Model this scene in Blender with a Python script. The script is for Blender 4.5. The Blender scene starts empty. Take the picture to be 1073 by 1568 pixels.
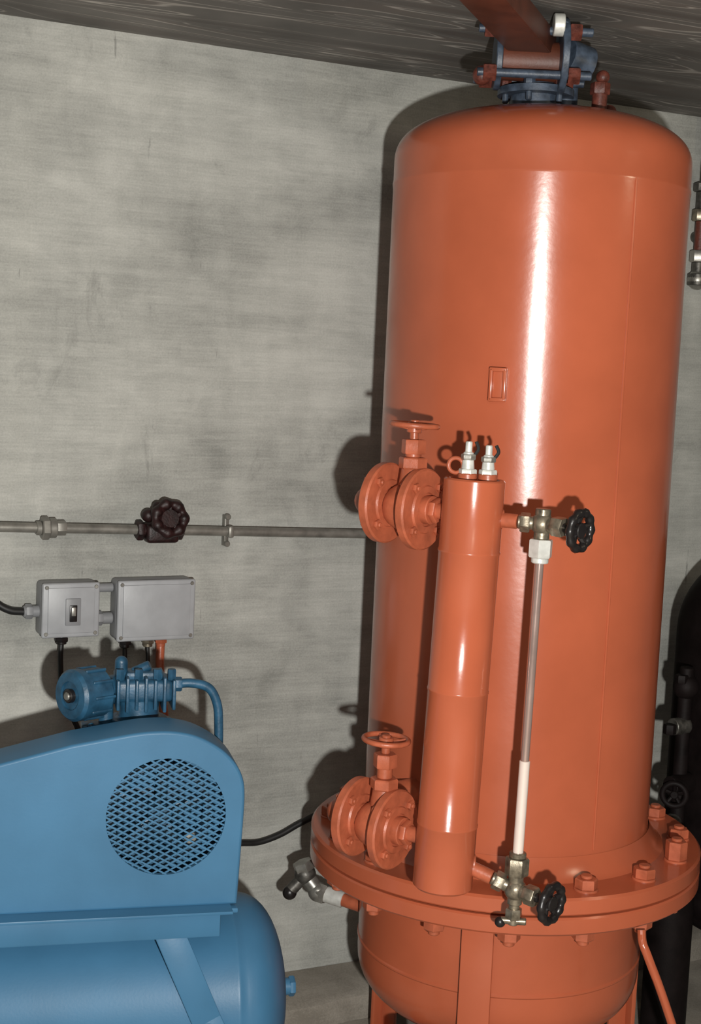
import bpy, bmesh, math, random
from mathutils import Matrix, Vector
from mathutils.geometry import tessellate_polygon
random.seed(4)
V=Vector
sc=bpy.context.scene
sc.view_settings.view_transform='Standard'
try: sc.view_settings.look='None'
except Exception: pass

# ------------------------------------------------------------ materials
def newmat(name):
    m=bpy.data.materials.new(name); m.use_nodes=True
    nt=m.node_tree; b=nt.nodes['Principled BSDF']
    return m,nt,b
def N(nt,t,**k):
    n=nt.nodes.new(t)
    for a,v in k.items(): setattr(n,a,v)
    return n
def paint(name,col,rough=0.3,var=0.12,metal=0.0,bump=0.02,coat=0.0,scale=9,bscale=160,rvar=0.08,spec=0.5):
    m,nt,b=newmat(name); L=nt.links
    tc=N(nt,'ShaderNodeTexCoord')
    n1=N(nt,'ShaderNodeTexNoise'); n1.inputs['Scale'].default_value=scale; n1.inputs['Detail'].default_value=6
    L.new(tc.outputs['Object'],n1.inputs['Vector'])
    r=N(nt,'ShaderNodeValToRGB')
    r.color_ramp.elements[0].position=0.3; r.color_ramp.elements[1].position=0.7
    c0=[c*(1-var) for c in col]; c1=[min(1,c*(1+var)) for c in col]
    r.color_ramp.elements[0].color=(*c0,1); r.color_ramp.elements[1].color=(*c1,1)
    L.new(n1.outputs['Fac'],r.inputs['Fac']); L.new(r.outputs['Color'],b.inputs['Base Color'])
    mr=N(nt,'ShaderNodeMapRange'); mr.inputs['To Min'].default_value=max(0.02,rough-rvar); mr.inputs['To Max'].default_value=rough+rvar
    L.new(n1.outputs['Fac'],mr.inputs['Value']); L.new(mr.outputs['Result'],b.inputs['Roughness'])
    b.inputs['Metallic'].default_value=metal
    b.inputs['Specular IOR Level'].default_value=spec
    b.inputs['Coat Weight'].default_value=coat
    b.inputs['Coat Roughness'].default_value=0.09
    if bump>0:
        n2=N(nt,'ShaderNodeTexNoise'); n2.inputs['Scale'].default_value=bscale; n2.inputs['Detail'].default_value=3
        L.new(tc.outputs['Object'],n2.inputs['Vector'])
        bp=N(nt,'ShaderNodeBump'); bp.inputs['Strength'].default_value=bump*10; bp.inputs['Distance'].default_value=0.0008
        L.new(n2.outputs['Fac'],bp.inputs['Height']); L.new(bp.outputs['Normal'],b.inputs['Normal'])
    return m
M_or=paint('orange_paint',(0.43,0.103,0.047),0.20,0.08,bump=0.02,scale=5,bscale=55,spec=0.45,rvar=0.04)
M_ord=paint('orange_paint_fitting',(0.40,0.100,0.047),0.38,0.2,bump=0.05,scale=30)
M_bl=paint('blue_hammer_paint',(0.044,0.145,0.26),0.42,0.12,bump=0.02,scale=4,spec=0.35)
M_bld=paint('blue_machine_paint',(0.018,0.074,0.135),0.42,0.4,bump=0.06,scale=30)
M_steel=paint('galvanised_steel',(0.33,0.32,0.29),0.38,0.3,metal=0.7,bump=0.03,scale=40)
M_pipe=paint('dull_grey_conduit',(0.23,0.22,0.195),0.40,0.3,metal=0.4,bump=0.03,scale=25)
M_white=paint('zinc_bright',(0.66,0.66,0.62),0.38,0.2,metal=0.25,bump=0.03,scale=40)
M_brass=paint('dull_nickel_brass',(0.25,0.215,0.16),0.36,0.45,metal=0.7,bump=0.05,scale=60)
M_blk=paint('black_plastic',(0.012,0.010,0.010),0.32,0.2,bump=0.03,scale=30)
M_rub=paint('black_cable',(0.010,0.010,0.010),0.5,0.2,bump=0,scale=30)
M_box=paint('grey_box_plastic',(0.36,0.37,0.385),0.42,0.08,bump=0.02,scale=20)
M_boxr=paint('grey_box_rim',(0.24,0.245,0.255),0.45,0.08,bump=0.02,scale=20)
M_dred=paint('dark_red_valve',(0.016,0.004,0.004),0.5,0.7,bump=0.1,scale=60)
M_rust=paint('rusty_bolt',(0.11,0.027,0.017),0.5,0.5,bump=0.1,scale=60)
M_bg=paint('blue_grey_flange',(0.045,0.062,0.090),0.45,0.5,bump=0.06,scale=40)
M_dark=paint('dark_vessel_paint',(0.007,0.0045,0.0045),0.6,0.4,bump=0.05,scale=20,spec=0.15)
M_dst=paint('dark_tarnished_steel',(0.10,0.095,0.085),0.45,0.5,metal=0.6,bump=0.06,scale=50)
M_brown=paint('brown_painted_beam',(0.115,0.032,0.016),0.5,0.3,bump=0.04,scale=12)
M_gl=paint('gauge_glass_tube',(0.58,0.42,0.37),0.16,0.15,metal=0.65,bump=0,scale=10)
M_gl2=paint('gauge_glass_filled',(0.78,0.66,0.59),0.15,0.08,metal=0.15,bump=0,scale=10)

def concrete(name,dark,light,zs=34,xs=3.2,streak=0.36,rough=0.8,bump=0.28):
    m,nt,b=newmat(name); L=nt.links
    tc=N(nt,'ShaderNodeTexCoord')
    def noise(scale,sv,det=6,ro=0.6,dist=0,rot=0,loc=(0,0,0)):
        mp=N(nt,'ShaderNodeMapping'); mp.inputs['Scale'].default_value=sv; mp.inputs['Rotation'].default_value=(0,rot,0); mp.inputs['Location'].default_value=loc
        L.new(tc.outputs['Object'],mp.inputs['Vector'])
        n=N(nt,'ShaderNodeTexNoise'); n.inputs['Scale'].default_value=scale; n.inputs['Detail'].default_value=det
        n.inputs['Roughness'].default_value=ro; n.inputs['Distortion'].default_value=dist
        L.new(mp.outputs['Vector'],n.inputs['Vector']); return n.outputs['Fac']
    def math_(op,a,b_,cl=False):
        n=N(nt,'ShaderNodeMath',operation=op); n.use_clamp=cl
        for i,x in enumerate((a,b_)):
            if isinstance(x,(int,float)): n.inputs[i].default_value=x
            else: L.new(x,n.inputs[i])
        return n.outputs[0]
    big=noise(1.3,(1,1,2.1),4,0.5,0.5)
    mid=noise(7,(1,1,1.2),7,0.65,0.6)
    board=noise(1,(xs,xs,zs),3,0.5,0.3,math.radians(-1))
    ribs=noise(1,(9,9,170),2,0.5)
    vert=noise(1,(8,8,0.7),4,0.6)
    fine=noise(170,(1,1,1),3,0.7)
    s=math_('MULTIPLY',big,0.95)
    s=math_('ADD',s,math_('MULTIPLY',mid,0.42))
    s=math_('ADD',s,math_('MULTIPLY',board,streak*.7))
    s=math_('ADD',s,math_('MULTIPLY',ribs,streak*.6))
    s=math_('ADD',s,math_('MULTIPLY',vert,0.25))
    s=math_('ADD',s,math_('MULTIPLY',fine,0.40))
    tot=0.95+0.42+streak*1.3+0.25+0.40
    s=math_('DIVIDE',s,tot)
    r=N(nt,'ShaderNodeValToRGB')
    r.color_ramp.elements[0].position=0.40; r.color_ramp.elements[1].position=0.60
    r.color_ramp.elements[0].color=(*dark,1); r.color_ramp.elements[1].color=(*light,1)
    L.new(s,r.inputs['Fac'])
    col=r.outputs['Color']
    for args,(f0,f1,t) in (((2.3,(1.6,1.6,1),8,0.7,1.5),(0.62,0.72,0.74)),((1.0,(22,22,3.0),5,0.6,1.2,0,(3,1,7)),(0.70,0.74,0.62))):
        st=noise(*args)
        sm=N(nt,'ShaderNodeMapRange'); sm.inputs['From Min'].default_value=f0; sm.inputs['From Max'].default_value=f1
        sm.inputs['To Min'].default_value=1.0; sm.inputs['To Max'].default_value=t
        L.new(st,sm.inputs['Value'])
        mx=N(nt,'ShaderNodeMix',data_type='RGBA',blend_type='MULTIPLY'); mx.inputs['Factor'].default_value=1
        L.new(col,mx.inputs[6]); L.new(sm.outputs['Result'],mx.inputs[7]); col=mx.outputs[2]
    L.new(col,b.inputs['Base Color']); b.inputs['Roughness'].default_value=rough
    b.inputs['Specular IOR Level'].default_value=0.2
    h=math_('ADD',math_('MULTIPLY',board,0.3),math_('MULTIPLY',fine,0.45)); h=math_('ADD',h,math_('MULTIPLY',mid,0.5))
    h=math_('ADD',h,math_('MULTIPLY',ribs,0.25))
    bp=N(nt,'ShaderNodeBump'); bp.inputs['Strength'].default_value=bump; bp.inputs['Distance'].default_value=0.008
    L.new(h,bp.inputs['Height']); L.new(bp.outputs['Normal'],b.inputs['Normal'])
    return m
M_wall=concrete('board_marked_concrete',(0.245,0.248,0.228),(0.53,0.53,0.49))
M_floor=concrete('floor_concrete',(0.20,0.18,0.15),(0.42,0.385,0.33),zs=3,xs=3,streak=0.2)

def ceil_mat():
    m,nt,b=newmat('streaked_ceiling_concrete'); L=nt.links
    tc=N(nt,'ShaderNodeTexCoord')
    mp=N(nt,'ShaderNodeMapping'); mp.inputs['Scale'].default_value=(0.45,3.6,1); mp.inputs['Rotation'].default_value=(0,0,math.radians(5))
    L.new(tc.outputs['Object'],mp.inputs['Vector'])
    n=N(nt,'ShaderNodeTexNoise'); n.inputs['Scale'].default_value=1.6; n.inputs['Detail'].default_value=1.3; n.inputs['Distortion'].default_value=1.2
    L.new(mp.outputs['Vector'],n.inputs['Vector'])
    r=N(nt,'ShaderNodeValToRGB'); e=r.color_ramp.elements
    e[0].position=0.35; e[0].color=(0.115,0.100,0.09,1); e[1].position=0.56; e[1].color=(0.15,0.132,0.118,1)
    for p,c in ((.568,.44),(.576,.15),(.64,.14),(.648,.48),(.656,.14),(.447,.125),(.451,.32),(.455,.13),(.507,.135),(.511,.38),(.515,.14)):
        x=e.new(p); x.color=(c,c*.94,c*.86,1)
    L.new(n.outputs['Fac'],r.inputs['Fac'])
    n2=N(nt,'ShaderNodeTexNoise'); n2.inputs['Scale'].default_value=3; n2.inputs['Detail'].default_value=8
    L.new(tc.outputs['Object'],n2.inputs['Vector'])
    mr=N(nt,'ShaderNodeMapRange'); mr.inputs['From Min'].default_value=.3; mr.inputs['From Max'].default_value=.7; mr.inputs['To Min'].default_value=.65; mr.inputs['To Max'].default_value=1.3
    L.new(n2.outputs['Fac'],mr.inputs['Value'])
    mx=N(nt,'ShaderNodeMix',data_type='RGBA',blend_type='MULTIPLY'); mx.inputs['Factor'].default_value=1
    L.new(r.outputs['Color'],mx.inputs[6]); L.new(mr.outputs['Result'],mx.inputs[7])
    L.new(mx.outputs[2],b.inputs['Base Color']); b.inputs['Roughness'].default_value=0.7
    bp=N(nt,'ShaderNodeBump'); bp.inputs['Strength'].default_value=0.4; bp.inputs['Distance'].default_value=0.01
    L.new(n2.outputs['Fac'],bp.inputs['Height']); L.new(bp.outputs['Normal'],b.inputs['Normal'])
    return m
M_ceil=ceil_mat()

# ------------------------------------------------------------ mesh builder
def frame(ax):
    ax=V(ax).normalized(); t=V((0,0,1)) if abs(ax.z)<0.9 else V((1,0,0))
    u=t.cross(ax).normalized(); v=ax.cross(u).normalized(); return u,v,ax
class B:
    def __init__(s,name): s.name=name; s.v=[]; s.f=[]; s.mi=[]; s.m=[]
    def mat(s,m):
        if m not in s.m: s.m.append(m)
        return s.m.index(m)
    def add(s,vs,fs,m):
        o=len(s.v); s.v+= [tuple(x) for x in vs]; k=s.mat(m)
        for f in fs: s.f.append(tuple(i+o for i in f)); s.mi.append(k)
    def lathe(s,o,ax,prof,m,seg=32,ph=0):
        o=V(o); u,v,ax=frame(ax); vs=[]; rings=[]
        for r,t in prof:
            if r<1e-6: rings.append([len(vs)]); vs.append(o+ax*t)
            else:
                rings.append(list(range(len(vs),len(vs)+seg)))
                for i in range(seg):
                    a=2*math.pi*i/seg+ph; vs.append(o+ax*t+u*r*math.cos(a)+v*r*math.sin(a))
        fs=[]
        for A,C in zip(rings,rings[1:]):
            for i in range(seg):
                j=(i+1)%seg
                if len(A)==1 and len(C)==1: continue
                if len(A)==1: fs.append((A[0],C[i],C[j])) 
                elif len(C)==1: fs.append((A[i],C[0],A[j]))
                else: fs.append((A[i],C[i],C[j],A[j]))
        s.add(vs,fs,m)
    def cyl(s,p0,p1,r,m,seg=28,bev=0.002,r2=None):
        p0=V(p0); p1=V(p1); l=(p1-p0).length; r2=r if r2 is None else r2; b=min(bev,l*0.3,r*0.4)
        s.lathe(p0,p1-p0,[(0,0),(r-b,0),(r,b),(r2,l-b),(r2-b,l),(0,l)],m,seg)
    def hex(s,p0,p1,r,m,ph=0.3): 
        p0=V(p0);p1=V(p1);l=(p1-p0).length;b=min(0.003,l*.2)
        s.lathe(p0,p1-p0,[(0,0),(r*.92,0),(r,b),(r,l-b),(r*.92,l),(0,l)],m,6,ph)
    def sphere(s,c,r,m,seg=24,sc=1.0,ax=(0,0,1)):
        pr=[(r*math.sin(math.pi*i/12),-r*sc*math.cos(math.pi*i/12)) for i in range(13)]
        pr[0]=(0,-r*sc); pr[-1]=(0,r*sc); s.lathe(c,ax,pr,m,seg)
    def torus(s,c,ax,R,r,m,seg=40,k=10,bumps=0,amp=0):
        c=V(c); u,v,ax=frame(ax); vs=[]; fs=[]
        for i in range(seg):
            a=2*math.pi*i/seg; d=u*math.cos(a)+v*math.sin(a); rr=r*(1+amp*math.cos(bumps*a))
            for j in range(k):
                b=2*math.pi*j/k; vs.append(c+d*(R+rr*math.cos(b))+ax*rr*math.sin(b))
        for i in range(seg):
            for j in range(k):
                i2=(i+1)%seg; j2=(j+1)%k; fs.append((i*k+j,i2*k+j,i2*k+j2,i*k+j2))
        s.add(vs,fs,m)
    def tube(s,pts,r,m,seg=14,sm=8):
        P=[V(p) for p in pts]; Q=[]
        if sm>1 and len(P)>2:
            E=[P[0]*2-P[1]]+P+[P[-1]*2-P[-2]]
            for i in range(1,len(E)-2):
                a,b,c,d=E[i-1:i+3]
                for k in range(sm):
                    t=k/sm; Q.append(0.5*((2*b)+(c-a)*t+(2*a-5*b+4*c-d)*t*t+(3*b-a-3*c+d)*t**3))
            Q.append(P[-1])
        else: Q=P
        u=None; vs=[]; fs=[]
        for i,p in enumerate(Q):
            t=(Q[min(i+1,len(Q)-1)]-Q[max(i-1,0)]).normalized()
            if u is None: u=frame(t)[0]
            u=(u-t*u.dot(t)).normalized(); w=t.cross(u)
            for k in range(seg):
                a=2*math.pi*k/seg; vs.append(p+u*r*math.cos(a)+w*r*math.sin(a))
        n=len(Q)
        for i in range(n-1):
            for k in range(seg):
                k2=(k+1)%seg; fs.append((i*seg+k,i*seg+k2,(i+1)*seg+k2,(i+1)*seg+k))
        fs.append(tuple(reversed(range(seg)))); fs.append(tuple(range((n-1)*seg,n*seg)))
        s.add(vs,fs,m)
    def box(s,c,size,m,axes=None,bev=0.003,bs=2):
        bm=bmesh.new(); bmesh.ops.create_cube(bm,size=1)
        for v in bm.verts: v.co=V((v.co.x*size[0],v.co.y*size[1],v.co.z*size[2]))
        if bev>0: bmesh.ops.bevel(bm,geom=list(bm.edges),offset=min(bev,min(size)*.45),segments=bs,affect='EDGES',profile=0.5)
        X,Y,Z=axes if axes else (V((1,0,0)),V((0,1,0)),V((0,0,1)))
        c=V(c); bm.verts.ensure_lookup_table()
        vs=[c+V(X)*v.co.x+V(Y)*v.co.y+V(Z)*v.co.z for v in bm.verts]
        fs=[[l.vert.index for l in f.loops] for f in bm.faces]; bm.free(); s.add(vs,fs,m)
    def flange(s,c,ax,R,th,m,n=4,br=0.011,bc=0.72,ph=0.6,bm=None,both=False):
        c=V(c); u,v,a=frame(ax)
        s.lathe(c-a*th/2,a,[(0,0),(R-.004,0),(R,.004),(R,th-.004),(R-.004,th),(R*.60,th),(R*.57,th+.005),(R*.42,th+.006),(R*.40,th+.001),(0,th+.001)],m,48)
        for i in range(n):
            t=ph+2*math.pi*i/n; p=c+u*R*bc*math.cos(t)+v*R*bc*math.sin(t)
            s.hex(p+a*th/2,p+a*(th/2+.009),br,bm or m); s.cyl(p+a*(th/2+.008),p+a*(th/2+.014),br*.5,bm or m,10)
            if both: s.hex(p-a*(th/2+.012),p-a*th/2,br,bm or m)
    def wheel(s,c,ax,R,m,r=0.006,n=5,bumps=0,amp=0,hub=0.012,dish=0.008):
        c=V(c); u,v,a=frame(ax)
        s.torus(c,ax,R,r,m,seg=48,bumps=bumps,amp=amp)
        for i in range(n):
            t=2*math.pi*i/n+.3; d=u*math.cos(t)+v*math.sin(t)
            s.tube([c-a*dish+d*hub*.6,c+d*R],r*.75,m,8,1)
        s.cyl(c-a*(dish+.01),c+a*.006,hub,m,18)
    def done(s,ang=38):
        me=bpy.data.meshes.new(s.name); me.from_pydata(s.v,[],s.f); 
        bm=bmesh.new(); bm.from_mesh(me); bmesh.ops.recalc_face_normals(bm,faces=bm.faces); bm.to_mesh(me); bm.free()
        for m in s.m: me.materials.append(m)
        me.polygons.foreach_set('material_index',s.mi); me.polygons.foreach_set('use_smooth',[True]*len(s.f))
        me.set_sharp_from_angle(angle=math.radians(ang)); me.update()
        o=bpy.data.objects.new(s.name,me); bpy.context.collection.objects.link(o); return o

# ------------------------------------------------------------ room
a=math.radians(26)
dW=V((math.cos(a),math.sin(a),0)); nW=V((math.sin(a),-math.cos(a),0)); pW=V((0.17,4.57,0)); UP=V((0,0,1))
def W(s_,z,off=0.0): return pW+dW*s_+nW*off+UP*z
def slab(name,cx,cy,cz,sx,sy,sz,m,rot=0.0,sub=0):
    bm=bmesh.new(); bmesh.ops.create_cube(bm,size=1)
    for v in bm.verts: v.co=V((v.co.x*sx,v.co.y*sy,v.co.z*sz))
    me=bpy.data.meshes.new(name); bm.to_mesh(me); bm.free(); me.materials.append(m)
    o=bpy.data.objects.new(name,me); o.location=(cx,cy,cz); o.rotation_euler=(0,0,rot); bpy.context.collection.objects.link(o); return o
wc=pW+dW*0.3-nW*0.1
slab('wall_back',wc.x,wc.y,1.5,7.4,0.2,3.1,M_wall,a)
slab('floor',0.4,1.6,-0.05,9,9.5,0.1,M_floor)
slab('ceiling',0.4,1.6,3.01,9,9.5,0.1,M_ceil,math.radians(26))
B_=B('trim_concrete_ledge')
n=26
random.seed(2)
vs=[];fs=[]
for i in range(n+1):
    s_=-1.6+3.6*i/n; d=0.20+0.012*math.sin(i*1.7)+0.01*random.uniform(-1,1)
    vs+= [W(s_,0.001,0.002),W(s_,0.001,d+.02),W(s_,0.075,d+.012),W(s_,0.09,d-.01),W(s_,0.095,0.002)]
for i in range(n):
    for k in range(4): fs.append((i*5+k,(i+1)*5+k,(i+1)*5+k+1,i*5+k+1))
fs.append((0,1,2,3,4)); fs.append(tuple(n*5+k for k in range(5)))
B_.add(vs,fs,M_floor); B_.done()

# ------------------------------------------------------------ pressure tank
TX,TY,TR=0.471,3.9,0.3956
T=V((TX,TY,0))
def tang(th,r=TR,z=0.0):
    t=math.radians(th); return V((TX+r*math.sin(t),TY-r*math.cos(t),z))
def radial(th): t=math.radians(th); return V((math.sin(t),-math.cos(t),0))
K=B('pressure_tank')
prof=[(0,0.225)]
for i in range(1,17):
    t=i/16*math.pi/2; prof.append((TR*math.sin(t)**(2/2.3),0.42-0.195*max(0,math.cos(t))**(2/2.3)))
prof+=[(TR,0.44),(TR,0.452),(TR+.003,0.456),(TR+.003,.460),(TR,0.464),(TR,0.64),(TR+.03,0.68)]
K.lathe(T,UP,prof,M_or,96)
FR=0.542
K.lathe(T,UP,[(0.3,0.68),(FR-.006,0.68),(FR,0.686),(FR,0.722),(FR-.004,0.7265),(FR-.012,0.7275)],M_or,112)
K.lathe(T,UP,[(FR-.012,0.7305),(FR-.004,0.7315),(FR,0.736),(FR,0.770),(FR-.006,0.776),(0.44,0.776),(0.425,0.785),(TR+.004,0.83)],M_or,112)
prof=[(TR+.004,0.82),(TR,0.835),(TR,2.53),(TR+.0016,2.537),(TR+.0016,2.543),(TR,2.55),(TR,2.60)]
for i in range(1,25):
    t=i/24*math.pi/2; prof.append((TR*max(0,math.cos(t))**(2/2.5),2.60+0.145*math.sin(t)**(2/2.5)))
prof[-1]=(0,2.745)
K.lathe(T,UP,prof,M_or,96)
wp=[tang(29,TR+.0005,0.84+ i*0.17) for i in range(11)]
K.tube(wp,0.0032,M_or,8,1)
for i in range(16):
    th=19+22.5*i; p=tang(th,0.487)
    hgt=0.05 if i==2 else 0.026
    K.cyl(p+UP*.774,p+UP*.781,0.031,M_ord,20)
    K.hex(p+UP*.78,p+UP*(.78+hgt),0.029,M_ord,random.random())
    K.cyl(p+UP*(.78+hgt),p+UP*(.788+hgt),0.015,M_ord,14)
    K.hex(p+UP*.648,p+UP*.68,0.029,M_ord,random.random())
    K.cyl(p+UP*.634,p+UP*.65,0.015,M_ord,14)
th=-17.6; rd=radial(th); tg=V((math.cos(math.radians(th)),math.sin(math.radians(th)),0)); c=tang(th,TR+.006,2.02)
K.box(c,(0.044,0.014,0.082),M_or,(tg,-rd,UP),0.006)
for q,sz in ((rd*.009-tg*.017,(0.009,0.014,0.080)),(rd*.009+tg*.017,(0.009,0.014,0.080)),(rd*.009+UP*.037,(0.044,0.014,0.010)),(rd*.009-UP*.037,(0.044,0.014,0.010))):
    K.box(c+q,sz,M_or,(tg,-rd,UP),0.003)
for th in (-13.5,106.5,226.5):
    rd=radial(th); tg=V((-rd.y,rd.x,0)); c=tang(th,0.425)
    K.box(c+UP*0.345,(0.082,0.014,0.675),M_or,(tg,rd,UP),0.003)
    K.box(c+UP*0.345-rd*.03,(0.014,0.06,0.675),M_or,(tg,rd,UP),0.003)
    K.box(c+UP*0.006,(0.14,0.12,0.012),M_or,(tg,rd,UP),0.003)
K.cyl(T+UP*.14,T+UP*.26,0.045,M_or); K.lathe(T+UP*.13,UP,[(0,0),(.08,0),(.08,.02),(0,.02)],M_or)
K.tube([V((0.62,3.9,0.27)),V((0.60,3.9,0.19)),V((0.45,3.75,0.16)),V((0.36,3.70,0.17)),V((0.33,3.70,0.1)),V((0.33,3.70,0.0))],0.018,M_or)
K.cyl((0.215,3.62,0.18),(0.215,3.62,0.30),0.035,M_or,24)
K.tube([V((0.78,3.46,0.67)),V((0.783,3.45,0.64)),V((0.80,3.44,0.60)),V((0.86,3.43,0.455)),V((1.03,3.42,0.0))],0.011,M_or,12,6)
K.done(30)

# ------------------------------------------------------------ top fittings on tank
S=B('safety_valve_manifold')
cx,cy=0.435,3.80
S.cyl((cx,cy+.02,2.735),(cx,cy+.02,2.80),0.065,M_bg,32)
S.lathe((cx,cy+.02,2.770),UP,[(0,0),(.10,0),(.10,.018),(0,.018)],M_bg,36)
for i in range(6):
    t=i*math.pi/3+.2; p=V((cx+.082*math.cos(t),cy+.02+.082*math.sin(t),0))
    S.hex(p+UP*2.785,p+UP*2.81,0.015,M_rust if i%2 else M_bg); S.cyl(p+UP*2.748,p+UP*2.84,0.008,M_bg,10)
S.cyl((0.335,cy-.03,2.85),(0.49,cy-.03,2.85),0.050,M_brown,30)
S.cyl((0.318,cy-.03,2.85),(0.334,cy-.03,2.85),0.075,M_bg,36)
S.cyl((0.480,cy-.05,2.862),(0.498,cy-.05,2.862),0.095,M_bg,40)
S.cyl((0.455,cy-.115,2.925),(0.482,cy-.115,2.925),0.028,M_white,24); S.cyl((0.482,cy-.115,2.925),(0.492,cy-.06,2.915),0.014,M_bg,14)
S.cyl((0.50,cy-.05,2.862),(0.56,cy-.02,2.85),0.045,M_bg,24)
for dz,dy in ((-.055,-.07),(.055,-.06),(-.05,.05)):
    S.cyl((0.27,cy-.03+dy,2.86+dz),(0.56,cy-.03+dy,2.86+dz),0.011,M_bg,12)
    S.hex((0.285,cy-.03+dy,2.86+dz),(0.318,cy-.03+dy,2.86+dz),0.023,M_rust)
    S.hex((0.50,cy-.03+dy,2.86+dz),(0.53,cy-.03+dy,2.86+dz),0.023,M_rust)
S.sphere((0.285,cy-.08,2.80),0.025,M_rust)
S.cyl((0.60,cy,2.725),(0.60,cy,2.80),0.020,M_rust); S.hex((0.60,cy,2.78),(0.60,cy,2.81),0.026,M_rust)
S.sphere((0.605,cy,2.825),0.018,M_rust)
S.sphere((0.635,cy+.05,2.745),0.020,M_rust); S.cyl((0.635,cy+.05,2.70),(0.635,cy+.05,2.75),.018,M_rust)
S.cyl((0.52,cy+.05,2.735),(0.52,cy+.05,2.88),0.030,M_bg)
S.done()
# brown beam hung under the ceiling, reaching the manifold
P=B('brown_support_beam')
p0=V((0.425,3.79,2.868)); p1=V((0.03,2.70,2.90)); dd=(p1-p0); L_=dd.length; dd.normalize()
side=dd.cross(UP).normalized(); up2=side.cross(dd)
P.box((p0+p1)/2,(L_,.100,.012),M_brown,(dd,side,up2),.002)
for sg in(-1,1): P.box((p0+p1)/2+side*.048*sg+up2*.026,(L_,.010,.062),M_brown,(dd,side,up2),.002)
P.box(p1+up2*.03,(.02,.16,.075),M_brown,(dd,side,up2),.002)
P.cyl(p0-dd*.02,p0+dd*.01,.050,M_brown,24)
for k in (.5,.9):
    q=p0+(p1-p0)*k
    P.cyl(q+side*.03,V((q.x,q.y,2.962))+side*.03,.008,M_dst,10)
P.done()

# ------------------------------------------------------------ level standpipe with isolating valves
G=B('level_gauge_standpipe')
b0=V((0.256,3.25,0.838)); b1=V((0.281,3.25,1.806)); bx=(b1-b0).normalized(); BL=(b1-b0).length; BR=0.0705
def bp(z): return b0+(b1-b0)*((z-b0.z)/(b1.z-b0.z))
def seam(t): return [(BR,t-.004),(BR+.0015,t-.002),(BR+.0015,t+.002),(BR,t+.004)]
G.lathe(b0,bx,[(0,0),(BR-.006,0),(BR,.006)]+seam(.155)+seam(.475)+seam(.80)+[(BR,BL-.004),(BR-.004,BL),(BR-.012,BL-.001),(BR-.013,BL-.004),(0,BL-.004)],M_or,56)
for dx,dy,h in ((-.018,-.01,.085),(.028,-.012,.078)):
    p=b1+V((dx,dy,0))
    G.cyl(p-UP*.004,p+UP*.012,0.022,M_ord,20)
    G.hex(p+UP*.006,p+UP*.022,0.021,M_white); G.cyl(p+UP*.02,p+UP*h*.72,0.015,M_white,16,.003,.012)
    G.hex(p+UP*h*.5,p+UP*h*.66,0.017,M_steel); G.cyl(p+UP*h*.7,p+UP*h,0.008,M_white,12)
    G.tube([p+UP*h*.6+V((.012,0,0)),p+UP*h*.8+V((.022,0,0)),p+UP*h+V((.016,0,0))],0.004,M_rub,8,4)
G.torus(b1+V((-.045,0,.028)),(0.3,1,0),0.017,0.005,M_ord,24)
da=V((.8,-.6,0))
for z2,x2,z1,wz in ((1.722,0.166,1.728,1.918),(0.946,0.135,0.955,1.160)):
    d2=V((x2,3.33,z2)); bc=bp(z2); 
    ax=V((bc.x-d2.x,bc.y-d2.y,0)).normalized(); ax=(ax*.4+da*.6).normalized()
    d1=d2-ax*0.104; d1.z=z1
    R=0.0965
    G.flange(d2,ax,R,0.024,M_ord,4,0.012,.74,.75,both=True)
    G.flange(d1,ax,R,0.026,M_ord,4,0.012,.74,.75,both=True)
    G.cyl(d2+ax*.01,d2+ax*.034,0.034,M_ord,24); G.hex(d2+ax*.034,d2+ax*.05,0.030,M_ord)
    G.cyl(d2+ax*.03,V((bc.x,bc.y,z2)),0.019,M_ord,20)
    mid=d2-ax*.046
    G.sphere(mid,0.056,M_ord); G.cyl(d1,d2,0.036,M_ord,24)
    st=mid+ax*.016+UP*.05
    G.cyl(st,st+UP*.05,0.032,M_ord,24,.003,.026)
    G.hex(st+UP*.043,st+UP*.070,0.034,M_ord); G.cyl(st+UP*.07,V((st.x,st.y,wz-.045)),0.019,M_ord,20)
    G.hex(V((st.x,st.y,wz-.068)),V((st.x,st.y,wz-.034)),0.029,M_ord); G.cyl(V((st.x,st.y,wz-.034)),V((st.x,st.y,wz+.012)),0.011,M_ord,14)
    G.wheel(V((st.x,st.y,wz)),(0.04,0.0,1),0.054,M_ord,.0065,4,hub=.018)
    back=d1-ax*.05
    tgt=V((TX,TY,z1)); q=tgt+(back-tgt).normalized()*0.37; q.z=z1
    G.tube([d1-ax*.015,back-ax*.0,back+(q-back)*.35+V((-.01,.01,0)),q],0.034,M_ord,20,8)
G.done()

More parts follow.
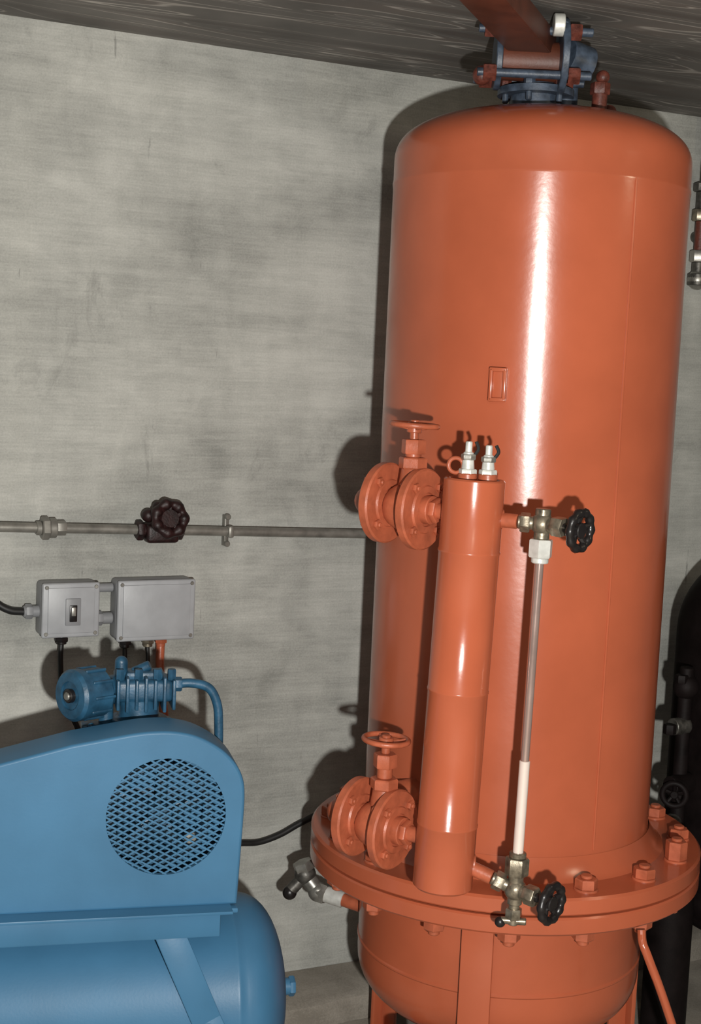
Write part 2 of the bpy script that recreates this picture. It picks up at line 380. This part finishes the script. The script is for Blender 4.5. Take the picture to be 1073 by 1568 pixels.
LG=B('sight_glass_gauge')
g1=V((0.437,3.215,1.712)); g0=V((0.424,3.215,0.852))
gd=(g1-g0).normalized()
for gp,sg,zz in ((g1,-1,1.715),(g0,1,0.897)):
    bc=bp(zz)
    e=V((gp.x-.055,gp.y+.01,gp.z+(zz-gp.z)*.5))
    LG.cyl(V((bc.x+.04,bc.y,zz)),e,0.017,M_ord,18)
    LG.cyl(V((bc.x+.06,bc.y,zz)),V((bc.x+.072,bc.y,zz-.001)),0.024,M_ord,18)
    LG.cyl(e,gp,0.016,M_brass,18); LG.hex(e+(gp-e)*.1,e+(gp-e)*.5,0.023,M_brass)
    LG.sphere(gp,0.027,M_brass); LG.cyl(gp-gd*.035,gp+gd*.035,0.018,M_brass,20)
    wd=V((.74,-.67,-.04)).normalized()
    LG.cyl(gp,gp+wd*.05,0.018,M_brass,18); LG.hex(gp+wd*.03,gp+wd*.06,0.024,M_brass,.1); LG.cyl(gp+wd*.05,gp+wd*.105,0.011,M_blk,14)
    LG.wheel(gp+wd*.102,wd,0.041,M_blk,.010,5,bumps=10,amp=.16,hub=.018,dish=.010)
    n0=gp+gd*sg*.035
    LG.cyl(gp+gd*sg*.02,n0,0.018,M_brass,16)
    LG.hex(n0,n0+gd*sg*.042,0.028,M_white if sg<0 else M_brass); 
    LG.cyl(n0+gd*sg*.042,n0+gd*sg*.055,0.020,M_white if sg<0 else M_brass,18)
LG.cyl(g0-gd*.03,g0-gd*.085,0.013,M_brass,16); LG.hex(g0-gd*.045,g0-gd*.07,0.020,M_brass); LG.cyl(g0-gd*.075+V((-.03,0,0)),g0-gd*.075+V((.03,-.005,0)),0.009,M_brass,12)
LG.sphere(g0-gd*.08+V((-.03,0,0)),0.013,M_blk)
zs=1.16; sp=g0+(g1-g0)*((zs-g0.z)/(g1.z-g0.z))
LG.cyl(sp,g1-gd*.06,0.0100,M_gl,18,.0005); LG.cyl(g0+gd*.06,sp,0.0125,M_gl2,18,.001)
LG.done()

# ------------------------------------------------------------ drain valve at left of the tank
D=B('drain_pipe_valve')
D.cyl((0.085,3.97,0.50),(0.03,4.0,0.505),0.019,M_ord,18); D.cyl((0.03,4.0,0.505),(-0.045,4.03,0.515),0.024,M_white,20); D.sphere((-0.045,4.03,0.515),0.030,M_steel)
D.hex((-0.02,4.02,0.51),(-0.045,4.03,0.515),0.031,M_steel)
D.cyl((-0.045,4.03,0.515),(-0.085,4.04,0.56),0.024,M_steel,20); D.sphere((-.085,4.04,.562),0.032,M_dst)
D.hex((-.085,4.04,.575),(-.095,4.04,.60),0.032,M_steel); D.cyl((-.085,4.04,.56),(-.125,4.03,.515),0.018,M_dst,16); D.sphere((-.128,4.03,.508),0.021,M_blk)
D.done()

# ------------------------------------------------------------ wall services
Wp=B('wall_conduit_pipe')
def pz(s_): return 1.556+(s_+1.3)*(-.028)
Wp.cyl(W(-2.6,pz(-2.6),.045),W(0.9,pz(.9),.045),0.0145,M_pipe,20,.0005)
for s_ in (-1.155,):
    for k,(o1,o2,r) in enumerate(((-.045,-.03,.020),(-.03,-.008,.034),(-.008,.012,.029),(.012,.04,.022))):
        (Wp.hex if k in(1,3) else Wp.cyl)(W(s_+o1,pz(s_),.045),W(s_+o2,pz(s_),.045),r,M_pipe)
for s_ in (-.615,-1.9,.3):
    z=pz(s_); Wp.box(W(s_,z,.012),(0.014,.024,.095),M_pipe,(dW,nW,UP),.002); Wp.box(W(s_,z,.05),(0.018,.036,.036),M_pipe,(dW,nW,UP),.006)
    for dz in(-.04,.042): Wp.cyl(W(s_,z+dz,.02),W(s_,z+dz,.036),.009,M_pipe,14)
Wp.done()
Vv=B('shutoff_valve')
z=pz(-.835)
Vv.cyl(W(-.90,z,.045),W(-.77,z,.045),0.022,M_dred,20); Vv.hex(W(-.905,z,.045),W(-.885,z,.045),.03,M_dred); Vv.hex(W(-.785,z,.045),W(-.765,z,.045),.03,M_dred)
Vv.box(W(-.832,z-.008,.055),(.100,.05,.055),M_dred,(dW,nW,UP),.012,3)
Vv.cyl(W(-.83,z+.03,.05),W(-.825,z+.05,.09),.018,M_dred,16)
Vv.wheel(W(-.822,z+.040,.10),(nW+UP*.25),.043,M_dred,.015,5,bumps=7,amp=.22,hub=.028)
Vv.sphere(W(-.875,z+.045,.06),.020,M_dred); Vv.sphere(W(-.85,z+.072,.07),.016,M_dred); Vv.cyl(W(-.83,z+.04,.075),W(-.822,z+.04,.092),.044,M_dred,24)
Vv.done()

def elbox(name,s0,s1,z0,z1):
    E=B(name); w=s1-s0; h=z1-z0
    E.box(W((s0+s1)/2,(z0+z1)/2,.037),(w,.070,h),M_boxr,(dW,nW,UP),.012,3)
    E.box(W((s0+s1)/2,(z0+z1)/2,.0815),(w+.002,.015,h+.002),M_box,(dW,nW,UP),.006,3)
    E.box(W((s0+s1)/2,(z0+z1)/2,.0895),(w-.03,.006,h-.024),M_box,(dW,nW,UP),.0025,2)
    for i in(0,1):
        for j in(0,1):
            p=(s0+.011 if i==0 else s1-.011, z0+.011 if j==0 else z1-.011)
            E.cyl(W(p[0],p[1],.086),W(p[0],p[1],.0915),.0058,M_steel,14,.001)
    return E
E=elbox('light_switch_box',-1.187,-1.022,1.242,1.398)
E.box(W(-1.100,1.316,.094),(.044,.006,.078),M_boxr,(dW,nW,UP),.002); E.box(W(-1.100,1.312,.0965),(.022,.006,.048),M_blk,(dW,nW,UP),.002); E.box(W(-1.100,1.318,.100),(.014,.008,.026),M_steel,(dW,nW,UP),.003)
E.cyl(W(-1.23,1.312,.04),W(-1.185,1.312,.04),.017,M_boxr,18); E.hex(W(-1.225,1.312,.04),W(-1.205,1.312,.04),.022,M_boxr)
E.cyl(W(-1.03,1.375,.04),W(-.970,1.375,.04),.013,M_boxr,16); E.cyl(W(-1.03,1.285,.04),W(-.970,1.285,.04),.017,M_boxr,18); E.hex(W(-1.02,1.285,.04),W(-1.0,1.285,.04),.022,M_boxr); 
E.cyl(W(-1.12,1.215,.045),W(-1.12,1.245,.045),.016,M_blk,16); E.hex(W(-1.12,1.222,.045),W(-1.12,1.236,.045),.021,M_blk)
E.tube([W(-1.23,1.312,.04),W(-1.27,1.318,.04),W(-1.31,1.345,.035),W(-1.36,1.42,.03),W(-1.45,1.52,.03)],.011,M_rub)
E.done()
E=elbox('junction_box',-.967,-.732,1.222,1.400)
for s_,m in ((-.93,M_blk),(-.86,M_brass),(-.82,M_ord)):
    E.cyl(W(s_,1.195,.045),W(s_,1.225,.045),.014,m,16); E.hex(W(s_,1.205,.045),W(s_,1.217,.045),.019,m)
E.done()

# ------------------------------------------------------------ air compressor
b=math.radians(14)
nG=V((math.sin(b),-math.cos(b),0)); dG=V((math.cos(b),math.sin(b),0)); pG=V((-0.397,3.209,0))
def Gp(s_,z,off=0.0): return pG+dG*s_+nG*off+UP*z
A=B('air_compressor')
key=[(0.176,.771),(0.184,.97),(.1845,1.045),(.176,1.085),(.155,1.120),(.12,1.152),(.07,1.179),(.02,1.191),(-.03,1.193),(-.09,1.187),(-.217,1.165),(-.375,1.125),(-.9,.985),(-.98,.955),(-1.03,.90),(-1.04,.84),(-1.04,.771)]
def resample(K_):
    out=[]; n=len(K_)
    for i in range(n):
        p0,p1,p2,p3=[V((*K_[(i+k-1)%n],0)) for k in range(4)]
        if i in (0,n-1,n-2,9,10,11) : out.append(p1); continue
        for k in range(4):
            t=k/4; out.append(0.5*((2*p1)+(p2-p0)*t+(2*p0-5*p1+4*p2-p3)*t*t+(3*p1-p0-3*p2+p3)*t**3))
    return [(p.x,p.y) for p in out]
OL=resample(key)
def inset(pts,d):
    n=len(pts); out=[]
    for i in range(n):
        p=V(pts[i]); a_=V(pts[i-1]); c_=V(pts[(i+1)%n])
        e1=(p-a_).normalized(); e2=(c_-p).normalized(); n1=V((-e1.y,e1.x)); n2=V((-e2.y,e2.x)); m_=(n1+n2).normalized()
        k=d/max(.4,m_.dot(n1)); out.append((p.x+m_.x*k,p.y+m_.y*k))
    return out
HC=(0.002,.990); HR=.139
hole=[(HC[0]+HR*math.cos(2*math.pi*i/64),HC[1]+HR*math.sin(2*math.pi*i/64)) for i in range(64)]
r0=.007
rings=[(OL,-.13),(OL,-r0)]
for k in (1,2,3): 
    t=k/3*math.pi/2; rings.append((inset(OL,r0*(1-math.cos(t))),-r0+r0*math.sin(t)))
vs=[];fs=[]; n=len(OL)
for pts,o in rings: vs+=[Gp(p[0],p[1],o) for p in pts]
for r_ in range(len(rings)-1):
    for i in range(n): j=(i+1)%n; fs.append((r_*n+i,r_*n+j,(r_+1)*n+j,(r_+1)*n+i))
fs.append(tuple(range(n)))
A.add(vs,fs,M_bl)
fr=rings[-1][0]
polys=[[V((p[0],p[1],0)) for p in fr],[V((p[0],p[1],0)) for p in hole]]
tri=tessellate_polygon(polys); flat=[p for q in polys for p in q]
A.add([Gp(p.x,p.y,0) for p in flat],[t for t in tri],M_bl)
vs=[Gp(p[0],p[1],0) for p in hole]+[Gp(p[0],p[1],-.012) for p in hole]
A.add(vs,[(i,(i+1)%64,64+(i+1)%64,64+i) for i in range(64)],M_bl)
for sg in (-1,1):
    an=math.radians(29)*sg; d=V((math.cos(an),math.sin(an))); q=V((-d.y,d.x)); k=-HR+.006
    while k<HR:
        h=math.sqrt(max(0,HR*HR-k*k))
        c=V(HC)+q*k
        if h>.01:
            D3=dG*d.x+UP*d.y; Q3=dG*q.x+UP*q.y
            A.box(Gp(c.x,c.y,-.004-.0015*sg),(2*h,.0040,.002),M_bl,(D3,Q3,nG),0)
        k+=.0136
fc=Gp(HC[0]-.01,HC[1]-.01,-.07)
A.lathe(fc-nG*.02,nG,[(.108,0),(.125,0),(.125,.04),(.108,.04),(.108,0)],M_bld,48)
A.cyl(fc-nG*.03,fc+nG*.03,.028,M_bld,24)
for i in range(5):
    t=i*2*math.pi/5+.2; dd=dG*math.cos(t)+UP*math.sin(t); qq=nG.cross(dd)
    A.box(fc+dd*.068,(.09,.026,.014),M_bld,(dd,qq,nG),.003)
A.cyl(Gp(.065,.925,-.05),Gp(.065,.925,-.035),.015,M_steel,18)
A.box(Gp(-.46,.737,-.20),(1.19,.44,.070),M_bl,(dG,nG,UP),.004)
A.box(Gp(-.46,.7685,-.19),(1.24,.47,.008),M_bl,(dG,nG,UP),.002)
A.box(Gp(.150,.760,-.02),(.055,.06,.012),M_bl,(dG,nG,UP),.003)
RR=.243; rc=Gp(0,.452,-.235)
prof=[(0,-1.36)]
for i in range(1,13):
    t=i/12*math.pi/2; prof.append((RR*math.sin(t)**.85,-1.22-.14*math.cos(t)**.85 if i<12 else -1.22))
prof+=[(RR,-1.2),(RR,.185),(RR+.002,.189),(RR+.002,.197),(RR,.201),(RR,.215)]
for i in range(1,15):
    t=i/14*math.pi/2; prof.append((RR*max(0,math.cos(t))**.85,.215+.125*math.sin(t)**.85))
prof[-1]=(0,.34)
A.lathe(rc,dG,prof,M_bl,80)
A.cyl(rc+dG*.32,rc+dG*.365,.022,M_bl,20); A.hex(rc+dG*.36,rc+dG*.375,.026,M_bl)
for s0 in (.024,-1.0):
    for sd in (1,-1):
        pts=[(s0-.008,.715,.004),(s0+.088,.495,.026),(s0+.21,.24,.05),(s0+.30,.01,.07)] if s0>0 else [(s0,.715,.004),(s0-.1,.45,.04),(s0-.2,.01,.07)]
        for p,q in zip(pts,pts[1:]):
            o1=-.235+sd*(p[2]+.235); o2=-.235+sd*(q[2]+.235)
            P0=Gp(p[0],p[1],o1); P1=Gp(q[0],q[1],o2); dd=(P1-P0); l=dd.length; dd.normalize(); u=(dG-dd*dG.dot(dd)).normalized(); w=dd.cross(u)
            A.box((P0+P1)/2,(l+.01,.068,.008),M_bl,(dd,u,w),.002)
            A.box((P0+P1)/2-u*.032+w*(.014 if w.dot(nG)*sd<0 else -.014),(l+.01,.006,.034),M_bl,(dd,u,w),.002)
        e=pts[-1]; A.box(Gp(e[0]+.01,.006,-.235+sd*(e[2]+.235)),(.14,.09,.012),M_bl,(dG,nG,UP),.003)
A.box(Gp(-.03,.93,-.27),(.24,.28,.24),M_bld,(dG,nG,UP),.03,3)
A.cyl(Gp(-.045,1.05,-.25),Gp(-.045,1.165,-.25),.072,M_bld,36)
A.lathe(Gp(-.045,1.140,-.25),UP,[(0,0),(.088,0),(.090,.004),(.090,.014),(.066,.018),(.05,.03),(0,.03)],M_bld,40)
A.cyl(Gp(-.045,1.16,-.25),Gp(-.045,1.215,-.25),.050,M_bld,32)
A.box(Gp(-.035,1.238,-.25),(.140,.095,.055),M_bld,(dG,nG,UP),.012,3)
for i in range(7):
    s_=-.100+.0225*i
    A.box(Gp(s_,1.232,-.25),(.0085,.125,.086 if i%2 else .074),M_bld,(dG,nG,UP),.003)
A.box(Gp(-.035,1.272,-.25),(.09,.06,.02),M_bld,(dG,nG,UP),.006)
for s_ in(-.095,-.05,-.005,.03): A.hex(Gp(s_,1.265,-.215),Gp(s_,1.292,-.215),.011,M_bld); 
A.cyl(Gp(-.09,1.265,-.25),Gp(-.09,1.305,-.25),.016,M_bld,16); A.sphere(Gp(-.09,1.302,-.25),.016,M_bld)
A.cyl(Gp(-.06,1.275,-.26),Gp(-.02,1.295,-.25),.012,M_bld,12)
ea=(dG*-.82+nG*.57+UP*.02).normalized(); ec=Gp(-.125,1.232,-.25)
A.cyl(ec-ea*.05,ec+ea*.05,.036,M_bld,28)
A.lathe(ec+ea*.02,ea,[(0,0),(.055,0),(.060,.005),(.060,.06),(.063,.062),(.063,.082),(.056,.090),(.035,.091),(.034,.086),(0,.086)],M_bld,40)
for i in range(10):
    t=i*2*math.pi/10; u,v,_=frame(ea); p=ec+ea*.05+u*.061*math.cos(t)+v*.061*math.sin(t); A.cyl(p-ea*.03,p+ea*.03,.004,M_bld,8)
A.cyl(ec+ea*.10,ec+ea*.118,.017,M_blk,18); A.cyl(ec+ea*.115,ec+ea*.122,.010,M_steel,14)
A.cyl(Gp(-.125,1.15,-.24),Gp(-.125,1.21,-.24),.018,M_bld,14); A.box(Gp(-.15,1.150,-.23),(.07,.05,.012),M_bld,(dG,nG,UP),.004)
A.tube([Gp(-.165,1.16,-.20),Gp(-.15,1.135,-.18),Gp(-.12,1.10,-.17)],.008,M_bld)
A.tube([Gp(-.17,1.14,-.25),Gp(-.12,1.135,-.21),Gp(-.08,1.12,-.19)],.006,M_bld)
A.hex(Gp(.035,1.246,-.25),Gp(.06,1.246,-.25),.018,M_bld)
A.tube([Gp(.04,1.246,-.25),Gp(.085,1.248,-.25),Gp(.128,1.235,-.25),Gp(.150,1.195,-.25),Gp(.156,1.14,-.25),Gp(.157,1.05,-.25),Gp(.150,.93,-.25),Gp(.12,.86,-.25)],.0115,M_bld)
mc=Gp(-.86,.90,-.30); A.cyl(mc-nG*.18,mc+nG*.14,.11,M_bld,36)
for i in range(18):
    t=i*2*math.pi/18; dd=dG*math.cos(t)+UP*math.sin(t); A.box(mc-nG*.02+dd*.115,(.02,.004,.24),M_bld,(dd,nG.cross(dd),nG),0)
A.box(Gp(-.86,.785,-.30),(.2,.22,.03),M_bld,(dG,nG,UP),.005)
A.done(32)

Cb=B('power_cable')
Cb.tube([W(-1.12,1.215,.045),W(-1.122,1.16,.05),W(-1.11,1.05,.05),W(-1.05,.9,.05),W(-1.03,.5,.04)],.008,M_rub)
Cb.tube([W(-.93,1.195,.045),W(-.93,1.13,.06),W(-.91,1.0,.06),W(-.9,.5,.05)],.007,M_rub)
Cb.tube([W(-.86,1.195,.045),W(-.862,1.13,.06),W(-.86,1.0,.06),W(-.86,.5,.05)],.006,M_rub)
Cb.tube([W(-.82,1.195,.045),W(-.822,1.15,.05),W(-.82,1.08,.06),W(-.8,.9,.06),W(-.8,.5,.06)],.013,M_ord)
Cb.done()
Cc=B('wall_cable')
Cc.tube([W(-.78,.45,.03),W(-.70,.545,.03),W(-.62,.562,.035),W(-.533,.555,.035),W(-.47,.550,.03),W(-.40,.567,.03),W(-.324,.60,.03),W(-.2,.64,.03),W(-.0,.66,.03),W(.3,.5,.03)],.010,M_rub)
Cc.done()

# ------------------------------------------------------------ right background
Rf=B('wall_pipe_fitting')
for (z0,z1,r,m,h) in ((2.38,2.42,.034,M_dst,0),(2.42,2.46,.022,M_dst,0),(2.46,2.50,.032,M_steel,1),(2.50,2.60,.02,M_rust,0),(2.60,2.64,.033,M_brass,1),(2.64,2.70,.022,M_dst,0),(2.70,2.73,.034,M_dst,1)):
    (Rf.hex if h else Rf.cyl)(W(1.085,z0,.05),W(1.085,z1,.05),r,m)
Rf.cyl(W(1.085,2.73,.05),W(1.085,2.955,.05),.014,M_dst,16); Rf.cyl(W(1.085,2.40,.05),W(1.3,2.40,.05),.02,M_dst); Rf.cyl(W(1.085,2.66,.05),W(1.3,2.66,.05),.02,M_dst)
Rf.sphere(W(1.085,2.40,.05),.035,M_steel); Rf.cyl(W(1.10,2.55,.0),W(1.10,2.55,.06),.02,M_dst)
Rf.done()
X=B('dark_storage_vessel')
vx=V((1.40,4.50,0)); pr=[(0,.25)]
for i in range(1,13):
    t=i/12*math.pi/2; pr.append((.33*math.sin(t),.42-.17*math.cos(t)))
pr+=[(.33,1.25)]
for i in range(1,15):
    t=i/14*math.pi/2; pr.append((.33*max(0,math.cos(t)),1.25+.30*math.sin(t)))
pr[-1]=(0,1.55)
X.lathe(vx,UP,pr,M_dark,64)
for k in range(3):
    t=k*2*math.pi/3+.5; X.box(vx+V((.27*math.cos(t),.27*math.sin(t),.2)),(.07,.07,.4),M_dark,None,.004)
X.cyl(vx+UP*1.5,vx+UP*1.62,.05,M_dark)
X.done()
Y=B('background_valve_cluster')
Y.cyl((1.05,4.28,0.0),(1.05,4.28,1.18),.022,M_dark,18)
Y.cyl((1.05,4.28,0.0),(1.05,4.28,.62),.07,M_dark,24)
Y.sphere((1.05,4.28,1.12),.04,M_dark); Y.hex((1.03,4.26,1.135),(1.03,4.26,1.16),.020,M_dark); 
Y.cyl((1.01,4.25,1.0),(1.06,4.28,1.0),.026,M_dst,18); Y.hex((1.0,4.24,.98),(1.0,4.24,1.01),.020,M_dark)
Y.cyl((1.01,4.23,.82),(1.08,4.28,.82),.03,M_dark,18); Y.wheel((1.02,4.21,.80),(-.3,-1,0),.035,M_dark,.009)
Y.sphere((1.03,4.25,.70),.028,M_dst); Y.hex((1.03,4.25,.64),(1.03,4.25,.67),.024,M_dark)
Y.done()

# ------------------------------------------------------------ lights
def light(kind,name,loc,power,col=(1,1,1),size=.1,size_y=None,target=None):
    l=bpy.data.lights.new(name,kind); l.energy=power; l.color=col
    if kind=='AREA':
        l.size=size
        if size_y: l.shape='RECTANGLE'; l.size_y=size_y
    elif kind in('POINT','SPOT'): l.shadow_soft_size=size
    o=bpy.data.objects.new(name,l); o.location=loc; bpy.context.collection.objects.link(o)
    if target: o.rotation_euler=(V(target)-V(loc)).to_track_quat('-Z','Y').to_euler()
    return o
light('POINT','camera_flash',(0.24,-0.05,1.79),520,(1,.98,.935),.03)
light('AREA','tube_lamp',(0.66,0.5,2.80),2.2,(1,.9,.7),.04,.10,(0.47,3.9,2.3))
light('AREA','side_lamp',(2.0,2.85,2.62),3.0,(1,.85,.6),.03,.20,(0.6,3.7,2.3))
w=bpy.data.worlds.new('World'); sc.world=w; w.use_nodes=True
w.node_tree.nodes['Background'].inputs[0].default_value=(0.9,0.85,0.8,1); w.node_tree.nodes['Background'].inputs[1].default_value=0.09

# ------------------------------------------------------------ camera
cd=bpy.data.cameras.new('camera'); co=bpy.data.objects.new('camera',cd); bpy.context.collection.objects.link(co)
cd.sensor_fit='VERTICAL'; cd.sensor_height=36; cd.lens=50; cd.clip_start=.05
co.matrix_world=Matrix.Translation((0,0,2.05))@(Matrix.Rotation(math.radians(84.13),4,'X')@Matrix.Rotation(math.radians(2.58),4,'Z'))
sc.camera=co
